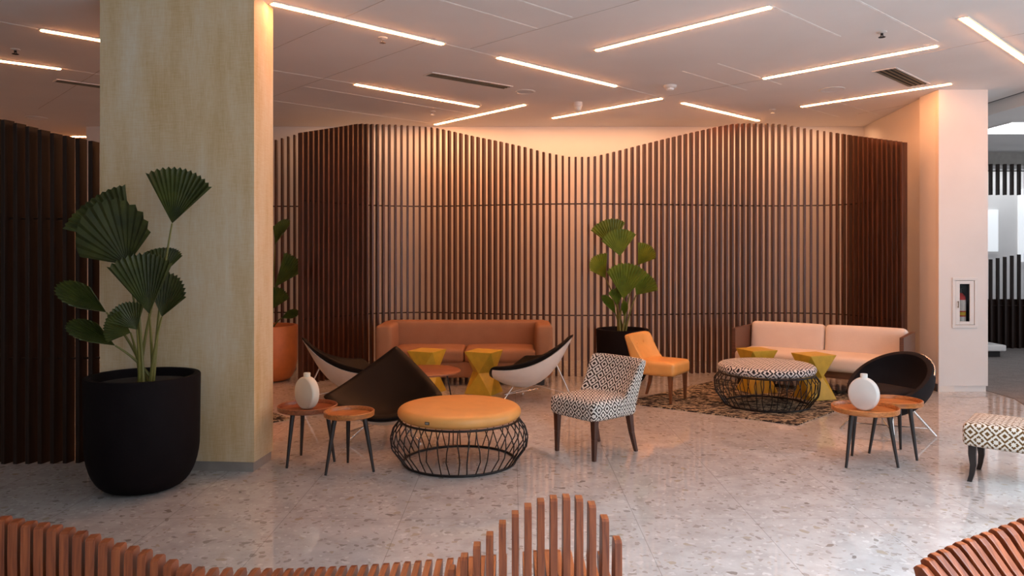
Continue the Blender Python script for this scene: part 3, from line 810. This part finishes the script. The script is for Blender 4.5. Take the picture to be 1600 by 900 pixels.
ottoman('round ottoman with small black and white diamond top on the rug', (2.77, 8.25, 0.012), M['diamond_small'], 0.515, True, False)

# cut-off patterned bench at the right edge
def footstool():
    ang = math.atan2(-0.64, 0.77)
    t = thing('footstool', 'brown and cream diamond upholstered footstool cut off at the right edge', 'footstool', (3.27, 5.50, 0), ang)
    s_ = MB(); s_.rbox((0.475, 0.235, 0.345), (0.95, 0.49, 0.165), 0.035, 10, (0, 0, 0.015)); s_.build('seat', M['diamond_brown'], t, uv=True)
    for x in (0.06, 0.88):
        for y in (0.05, 0.42):
            sx = -1 if x < 0.5 else 1; sy = -1 if y < 0.2 else 1
            l = MB(); pr = [(0.28, 0.0, 0.026), (0.20, 0.004, 0.024), (0.12, -0.004, 0.020), (0.05, 0.008, 0.016), (0.0, 0.026, 0.015)]
            for (z0, o0, r0), (z1, o1, r1) in zip(pr, pr[1:]):
                l.taper((x + sx * o1 * 0.7, y + sy * o1 * 0.7, z1), (r1, r1), (x + sx * o0 * 0.7, y + sy * o0 * 0.7, z0), (r0, r0))
            l.build('leg', M['legblack'], t)
footstool()

# ------------------------------------------------------------------ tables, stools, vases
def faceted_stool(label, loc, rz, h=0.50, r=0.245):
    t = MB(); q = 0.60
    def ringp(rad, z, off): return [(rad * math.cos(off + k * PI / 2), rad * math.sin(off + k * PI / 2), z) for k in range(4)]
    vs = ringp(r, 0, 0) + ringp(r * q, h * 0.5, PI / 4) + ringp(r, h, 0)
    fs = [(3, 2, 1, 0), (8, 9, 10, 11)]
    for k in range(4):
        l = (k + 1) % 4; p = (k - 1) % 4
        fs.append((k, l, 4 + k)); fs.append((4 + k, l, 4 + l))
        fs.append((8 + k, 4 + k, 8 + l)); fs.append((4 + k, 4 + l, 8 + l))
    t.add(vs, fs)
    o = t.build('faceted_stool', M['gold'], bevel=0.004); o.location = loc; o.rotation_euler = (0, 0, rz)
    return tag(o, label, 'stool', 'faceted gold stools')
def dup_one(o, loc, rz, label):
    c = o.copy(); COL.objects.link(c); c.location = loc; c.rotation_euler = (0, 0, rz); c['label'] = label; return c
fs0 = faceted_stool('gold hourglass stool in front of the tan sofa, left of its pair', (-1.02, 9.08, 0), math.radians(22))
dup_one(fs0, (-0.335, 9.02, 0), math.radians(22), 'gold hourglass stool in front of the tan sofa by the white shell chair')
dup_one(fs0, (2.93, 9.07, 0.012), math.radians(62), 'gold hourglass stool by the cream sofa, half hidden behind the diamond ottoman')
dup_one(fs0, (3.44, 8.64, 0.012), math.radians(62), 'gold hourglass stool in the open at the right of the diamond ottoman')

def side_table(label, loc, r, rf, tray, rz, h=0.455):
    t = thing('side_table', label, 'side table', loc, rz, 'round tray side tables')
    p = MB(); p.lathe([(0, h - 0.042), (r - 0.010, h - 0.042), (r - 0.002, h - 0.036), (r, h - 0.004), (r - 0.004, h), (r - 0.010, h), (r - 0.013, h - 0.004), (r - 0.016, h - 0.030), (0, h - 0.030)], 56)
    p.build('tray_top', tray, t)
    for k in range(3):
        w = 2 * PI * k / 3
        l = MB(); l.tube([(r * 0.66 * math.cos(w), r * 0.66 * math.sin(w), h - 0.041), (rf * math.cos(w), rf * math.sin(w), 0.0)], [0.019, 0.010], 12); l.build('leg', M['legblack'], t)
    return t
side_table('small round tray table, lighter wood, in front of its pair by the orange ottoman', (-1.245, 5.79, 0), 0.192, 0.205, M['tray'], math.radians(-135))
side_table('round dark-wood tray table near the column with the ivory vase on it', (-1.625, 6.02, 0), 0.234, 0.215, M['traydark'], math.radians(-121))
side_table('round tray table at the right with the white disc vase on it', (2.78, 5.96, 0), 0.249, 0.232, M['tray'], math.radians(-30))
side_table('round tray table partly behind the white vase table, next to the bowl chair', (3.16, 6.24, 0), 0.207, 0.205, M['tray'], math.radians(172))

def low_table():
    c = at(663, 578, 8.04)
    t = thing('coffee_table', 'low round wood-topped table with thin wire legs behind the black shell chair', 'table', (c.x, c.y, 0))
    p = MB(); p.lathe([(0, 0.395), (0.36, 0.395), (0.385, 0.405), (0.385, 0.415), (0.375, 0.42), (0, 0.42)], 56); p.build('tabletop', M['traydark'], t)
    for k in range(3):
        w = 2 * PI * k / 3 + 0.25
        l = MB()
        for dw in (-0.16, 0.16):
            l.tube([(0.24 * math.cos(w + dw), 0.24 * math.sin(w + dw), 0.396), (0.31 * math.cos(w), 0.31 * math.sin(w), 0.005)], 0.0055, 6)
        l.build('leg', M['wire'] if k != 1 else M['chrome'], t)
low_table()

def vase(label, loc, rz, h, rx, mat):
    t = MB(); th = 0.036; n = 40; ring = []
    # flat disc body: an ellipse outline with a rounded rim and a flattened foot
    c = h * 0.47; rzv = h * 0.46
    rows = []
    for i in range(9):
        a = -PI / 2 + PI * i / 8; k = 0.88 + 0.12 * math.cos(a) ** 0.8 if abs(a) < PI / 2 - 1e-6 else 0.88
        rows.append((th * math.sin(a), k))
    vs = []
    for y, k in rows:
        for j in range(n):
            w = 2 * PI * j / n; z = c + rzv * k * math.sin(w)
            vs.append((rx * k * math.cos(w), y, max(0.0, z - 0.008)))
    fs = []
    for i in range(8):
        for j in range(n):
            l = (j + 1) % n; fs.append((i * n + j, i * n + l, (i + 1) * n + l, (i + 1) * n + j))
    fs.append(tuple(range(n - 1, -1, -1))); fs.append(tuple(8 * n + j for j in range(n)))
    t.add(vs, fs, 0, True)
    z0 = c + rzv - 0.02
    t.lathe([(0.027, z0), (0.027, h - 0.003), (0.024, h), (0.019, h), (0.017, h - 0.012), (0, h - 0.012)], 28)
    o = t.build('vase', mat); o.location = loc; o.rotation_euler = (0, 0, rz)
    return tag(o, label, 'vase')
vase('ivory flat round bottle vase on the dark tray table by the column', (-1.625, 6.0, 0.4255), math.radians(-38), 0.285, 0.122, M['ceramic2'])
vase('white flat disc bottle vase on the tray table at the right', (2.765, 5.95, 0.4255), math.radians(-42), 0.285, 0.115, M['ceramic'])

# ------------------------------------------------------------------ plants
def leaf(mb, O, T, phi, tw, fold, npl=13, drop=0.06, mi=0, cup=0.0):
    """pleated fan leaf from O to T, half angle phi (deg), twisted about its axis"""
    ax = (T - O); Ln = ax.length; ax.normalize()
    nrm = Vector((0, -1, 0)); nrm = (nrm - ax * nrm.dot(ax)).normalized()
    nrm = Matrix.Rotation(math.radians(tw), 3, ax) @ nrm
    sd = ax.cross(nrm).normalized(); ph = math.radians(phi); n = 2 * npl; rad = 7
    vs = [tuple(O)]; 
    for i in range(n + 1):
        a = -ph + 2 * ph * i / n; ku = abs(a) / ph
        L0 = Ln * (1 - drop * ku ** 2.2) * (0.955 if i % 2 else 1.0)
        for j in range(1, rad + 1):
            s_ = j / rad; r = L0 * s_
            pl = (1 if i % 2 else -1) * 0.0065 * min(1.0, s_ * 1.2) * Ln / 0.4
            off = pl + fold * Ln * (ku ** 1.6) * s_ + cup * Ln * s_ * s_
            p = O + ax * (r * math.cos(a)) + sd * (r * math.sin(a)) + nrm * off
            vs.append(tuple(p))
    fs = []
    for i in range(n):
        a, b = 1 + i * rad, 1 + (i + 1) * rad
        fs.append((0, a, b))
        for j in range(rad - 1): fs.append((a + j, a + j + 1, b + j + 1, b + j))
    mb.add(vs, fs, mi)
def plant(label, loc, pot_prof, potm, leaves, base, lmats, thick, sw=1.0):
    t = thing('potted_palm', label, 'plant', loc)
    p = MB(); p.lathe(pot_prof, 64); p.build('pot', potm, t)
    rtop = pot_prof[-3][0]; zs_ = pot_prof[-1][1]
    s_ = MB(); s_.lathe([(0, zs_ + 0.004), (rtop * 0.6, zs_ + 0.012), (rtop - 0.006, zs_ + 0.001)], 40); s_.build('soil', M['soil'], t)
    Lo = Vector(loc); f = MB(); st = MB()
    for k, (ax, ay, tx, ty, Ya, Yt, phi, tw, fold, mi) in enumerate(leaves):
        O = at(ax, ay, Ya) - Lo; T = at(tx, ty, Yt) - Lo
        leaf(f, O, T, phi, tw, fold, mi=mi, drop=(0.30 if phi > 50 else 0.45 if phi < 25 else 0.04))
        b = base + Vector((0.05 * math.cos(k * 2.4), 0.05 * math.sin(k * 2.4), 0)) * sw
        dr = (O - b); mid = b + Vector((dr.x * 0.35, dr.y * 0.35, dr.z * 0.6))
        path = [b + (mid * 1.0 - b) * 0]
        for q in range(1, 13):
            w = q / 12; path.append(b * (1 - w) ** 2 + mid * 2 * w * (1 - w) + O * w * w)
        st.tube(path, [thick * (1.25 - 0.7 * i / 12) for i in range(13)], 7)
    ob = f.build('foliage', lmats, t); ob.data.shade_flat() if hasattr(ob.data, 'shade_flat') else None
    so = ob.modifiers.new('solid', 'SOLIDIFY'); so.thickness = 0.0015
    st.build('stems', M['stem'], t)
    return t
def pot(r, h, rb, lip=0.045, soil=0.06):
    prof = [(0, 0.0), (rb * 0.85, 0.0), (rb, 0.006)]
    hb = h * 0.42
    for k in range(1, 11):
        w = k / 10 * PI / 2
        prof.append((rb + (r * 0.985 - rb) * math.sin(w) ** 0.9, 0.006 + (hb - 0.006) * (1 - math.cos(w)) ** 0.95))
    prof += [(r, h - 0.008), (r - 0.005, h), (r - lip + 0.005, h), (r - lip, h - 0.008), (r - lip - 0.012, h - soil), (0, h - soil)]
    return prof
Y1 = 5.37
plant('big fan-leaved palm in a black round planter in front of the canvas column', (-2.615, Y1, 0), pot(0.378, 0.795, 0.205), M['planter'], [
    (269,349,286,262,Y1+.02,Y1-.02,34,18,0.22,0),
    (199,414,158,312,Y1-.10,Y1-.16,62,-12,0.10,0),
    (206,385,138,312,Y1+.02,Y1+.06,34,20,0.15,0),
    (233,490,222,394,Y1-.12,Y1-.18,31,8,0.18,0),
    (250,433,264,386,Y1+.02,Y1+.10,44,-10,0.2,0),
    (253,495,274,428,Y1-.05,Y1-.12,36,-12,0.25,0),
    (166,488,86,446,Y1-.06,Y1-.26,24,35,0.2,0),
    (214,515,188,474,Y1-.16,Y1-.24,42,12,0.25,0),
    (180,540,102,506,Y1-.12,Y1-.30,22,38,0.2,0),
    (204,520,162,506,Y1-.14,Y1-.30,36,30,0.2,0)], Vector((0.02, 0, 0.735)), [M['leaf']], 0.0105)
Y2 = 9.74
plant('fan-leaved palm in a black planter in the middle before the screen', (1.42, Y2, 0), pot(0.335, 0.69, 0.20), M['planter'], [
    (969,400,963,357,Y2-.05,Y2-.10,44,10,0.15,1),
    (958,386,948,342,Y2+.02,Y2+.05,40,-14,0.2,1),
    (997,414,1019,385,Y2-.05,Y2-.16,34,-30,0.25,2),
    (946,435,925,402,Y2-.05,Y2-.16,32,25,0.25,2),
    (974,467,980,410,Y2-.14,Y2-.20,38,8,0.15,1),
    (994,461,1017,430,Y2-.10,Y2-.18,40,-18,0.25,1),
    (962,491,940,461,Y2-.10,Y2-.20,18,20,0.2,1),
    (965,477,961,450,Y2-.06,Y2-.08,32,10,0.2,1),
    (975,494,976,470,Y2-.12,Y2-.16,22,0,0.2,1)], Vector((-0.01, 0, 0.625)), [M['leaf'], leaf_mat('leaf_mid', (0.065, 0.115, 0.012), (0.14, 0.20, 0.018)), M['leaf2']], 0.012)
Y3 = 9.92
plant('palm in a glossy terracotta planter half hidden by the column', (-3.19, Y3, 0), pot(0.37, 0.72, 0.22), M['terracotta'], [
    (430,382,452,343,Y3-.02,Y3-.08,24,-25,0.25,0),
    (429,449,470,408,Y3-.10,Y3-.16,25,-25,0.25,0),
    (427,482,440,450,Y3-.10,Y3-.16,32,5,0.25,0),
    (440,497,468,487,Y3-.16,Y3-.22,22,-10,0.2,0),
    (412,400,400,350,Y3,Y3+.04,36,5,0.2,0),
    (405,450,370,415,Y3-.04,Y3-.06,34,15,0.2,0)], Vector((0, 0, 0.655)), [leaf_mat('leaf_olive', (0.03, 0.06, 0.01), (0.08, 0.11, 0.016))], 0.011)

# ------------------------------------------------------------------ fire extinguisher cabinet
tc = thing('extinguisher_cabinet', 'white recessed cabinet with a glass slot door in the pillar', 'cabinet', ((nx0 + nx1) / 2, pf, (nz0 + nz1) / 2))
hw, hh = (nx1 - nx0) / 2, (nz1 - nz0) / 2
q = MB(); e = 0.035
q.box(-hw - e, hw + e, -0.012, 0, hh, hh + e); q.box(-hw - e, hw + e, -0.012, 0, -hh - e, -hh); q.box(-hw - e, -hw, -0.012, 0, -hh, hh); q.box(hw, hw + e, -0.012, 0, -hh, hh)
q.build('frame', M['metalwhite'], tc, bevel=0.003)
q = MB(); q.box(-hw, hw, 0.145, 0.158, -hh, hh); q.box(-hw, -hw + 0.006, 0.02, 0.145, -hh, hh); q.box(hw - 0.006, hw, 0.02, 0.145, -hh, hh); q.box(-hw, hw, 0.02, 0.145, -hh, -hh + 0.006); q.box(-hw, hw, 0.02, 0.145, hh - 0.006, hh)
q.build('box', M['dark'], tc)
gw, gh = 0.060, 0.225
dr_ = MB(); a1, b1 = hw - 0.004, hh - 0.004
dr_.box(-a1, -gw, -0.006, 0.010, -b1, b1); dr_.box(gw, a1, -0.006, 0.010, -b1, b1); dr_.box(-gw, gw, -0.006, 0.010, gh, b1); dr_.box(-gw, gw, -0.006, 0.010, -b1, -gh)
dob = dr_.build('door', M['metalwhite'], tc, bevel=0.002)
q = MB(); q.box(-gw, gw, 0.000, 0.004, -gh, gh); q.build('pane', M['glass'], dob)
q = MB(); q.tube([(-0.085, -0.022, -0.06), (-0.085, -0.022, 0.02)], 0.005, 8); q.box(-0.089, -0.081, -0.022, -0.004, -0.055, -0.047); q.box(-0.089, -0.081, -0.022, -0.004, 0.007, 0.015)
q.build('handle', M['ventblade'], dob)
te = thing('fire_extinguisher', 'red fire extinguisher standing inside the glass-fronted pillar cabinet', 'extinguisher', ((nx0 + nx1) / 2, pf + 0.08, nz0 + 0.008))
q = MB(); q.lathe([(0, 0), (0.052, 0), (0.055, 0.008), (0.055, 0.30), (0.048, 0.335), (0.025, 0.36), (0.018, 0.375), (0, 0.375)], 28); q.build('body', M['red'], te)
q = MB(); q.lathe([(0.0558, 0.16), (0.0558, 0.29)], 28); q.build('label', M['label'], te)
q = MB(); q.lathe([(0.0558, 0.02), (0.0558, 0.09)], 28); q.build('label', M['label'], te)
q = MB(); q.lathe([(0.0558, 0.105), (0.0558, 0.145)], 28); q.build('band', M['yellowlabel'], te)
q = MB(); q.lathe([(0.02, 0.37), (0.02, 0.40), (0, 0.40)], 16); q.box(-0.012, 0.012, -0.06, 0.03, 0.40, 0.412); q.box(-0.010, 0.010, -0.06, 0.02, 0.425, 0.435); q.tube([(0.02, 0, 0.385), (0.05, 0, 0.37), (0.062, 0.0, 0.30), (0.06, 0, 0.18)], 0.007, 8)
q.build('valve', M['wire'], te)

# ------------------------------------------------------------------ slatted benches in the foreground
def bench_slat(mb, X, Yb, zt, zs, th, rot=0.0, lean=0.0):
    """one plate in the (y, z) plane: backrest on the viewer's side, seat beyond"""
    zt = max(zt, zs + 0.012)
    k = max(0.0, zt - zs)
    o = [(0.13, 0), (0.06, 0.18), (0.015, zs - 0.10), (-0.005, zs), (-0.012 - 0.10 * lean * k, zs + k * 0.6), (-0.008 - 0.12 * lean * k, zt - 0.006), (0.004, zt), (0.052, zt - 0.002),
         (0.066, zt - 0.012), (0.075, zs + k * 0.6), (0.088, zs + min(k, 0.05)), (0.13, zs + min(k, 0.008)), (0.30, zs - 0.006), (0.48, zs), (0.515, zs - 0.006), (0.528, zs - 0.03), (0.51, zs - 0.075),
         (0.47, zs - 0.09), (0.45, 0.12), (0.47, 0.0), (0.40, 0.0), (0.385, 0.14), (0.37, zs - 0.10), (0.13, zs - 0.10), (0.14, 0.15), (0.20, 0.0)]
    n = len(o); R = Matrix.Translation((X, Yb, 0)) @ Matrix.Rotation(rot, 4, 'Z')
    vs = [R @ Vector((-th / 2, y, z)) for y, z in o] + [R @ Vector((th / 2, y, z)) for y, z in o]
    mb.add(vs, [tuple(range(n - 1, -1, -1)), tuple(range(n, 2 * n))] + [(i, (i + 1) % n, n + (i + 1) % n, n + i) for i in range(n)])
def zpx(tab, px, Y): return EYE - (interp(tab, px) - HOR) / FPX * Y
back_tab = [(-60,808),(3,813),(28,819),(66,824),(105,832),(142,842),(180,855),(224,867),(264,883),(306,899),(360,930),(500,1000),(600,985),(640,940),(690,905),(712,884),(735,862),(756,845),(768,835),(790,815),(811,800),(832,789),(856,781),(878,778),(896,778),(915,782),(934,795),(952,819),(972,856)]
seat_tab = [(-60,860),(150,860),(216,866),(260,876),(350,886),(450,888),(575,882),(708,871),(790,865),(850,858),(960,861)]
YB = 2.50
m = MB(); X = (-120 - 800) / FPX * YB
while X < (974 - 800) / FPX * YB:
    px = 800 + X * FPX / YB; pxs = 800 + X * FPX / (YB + 0.5)
    bench_slat(m, X, YB, zpx(back_tab, px, YB), zpx(seat_tab, pxs, YB + 0.5), interp([(150, 0.0285), (330, 0.0235)], px), math.radians(interp([(-100, 17), (150, 13), (330, 0)], px)))
    X += 0.0425
t = thing('slatted_bench', 'long wavy bench of reddish wood slats along the bottom of the photo', 'bench', (-0.6, 2.7, 0))
o = m.build('slats', M['bench'], t, bevel=0.003); o.data.transform(Matrix.Translation((0.6, -2.7, 0)))
m = MB(); m.tube([(-1.3, 0.0, 0.29), (0.95, 0.0, 0.29)], 0.012, 8); m.build('rod', M['wire'], t)

# right bench: high back on the far side, its seat towards the viewer
def bench_slat_b(mb, X, Yb, zt, th, rot):
    zs = 0.42; k = zt - zs
    o = [(0.0, zt - 0.012), (-0.012, zt), (-0.035, zt - 0.002), (-0.06, zt - 0.02), (-0.13, zs + k * 0.62), (-0.22, zs + k * 0.30), (-0.33, zs + 0.02), (-0.45, zs - 0.01), (-0.72, zs + 0.005), (-0.76, zs - 0.02), (-0.75, zs - 0.08),
         (-0.68, zs - 0.10), (-0.66, 0.0), (-0.72, 0.0), (-0.73, 0.0), (-0.58, 0.0), (-0.59, zs - 0.10), (-0.30, zs - 0.11), (-0.14, zs - 0.10), (-0.10, 0.12), (-0.14, 0.0), (-0.04, 0.0), (-0.02, 0.2), (-0.06, zs), (-0.02, zs + k * 0.55)]
    o = [p for i, p in enumerate(o) if i not in (13, 14)]
    o[11] = (-0.69, zs - 0.10); o[12] = (-0.67, 0.0)
    n = len(o); R = Matrix.Translation((X, Yb, 0)) @ Matrix.Rotation(rot, 4, 'Z')
    vs = [R @ Vector((-th / 2, y, z)) for y, z in o] + [R @ Vector((th / 2, y, z)) for y, z in o]
    mb.add(vs, [tuple(range(n - 1, -1, -1)), tuple(range(n, 2 * n))] + [(i, (i + 1) % n, n + (i + 1) % n, n + i) for i in range(n)])
m = MB(); cen = Vector((1.98, 2.5, 0))
tips = [(1431,880),(1442,869),(1453,861),(1465,856),(1479,850),(1492,844),(1505,839),(1520,834),(1533,829),(1548,823),(1563,818),(1578,813),(1592,807),(1606,802),(1620,797),(1634,793),(1648,789)]
for i, (px, py) in enumerate(tips):
    Yt = 2.62 + 0.012 * i; p = at(px, py, Yt)
    bench_slat_b(m, p.x - cen.x, p.y - cen.y, p.z, 0.030, math.radians(24 - 0.5 * i))
t = thing('slatted_bench', 'curved bench of reddish wood slats in the bottom right corner', 'bench', tuple(cen))
m.build('slats', M['bench'], t, bevel=0.003)
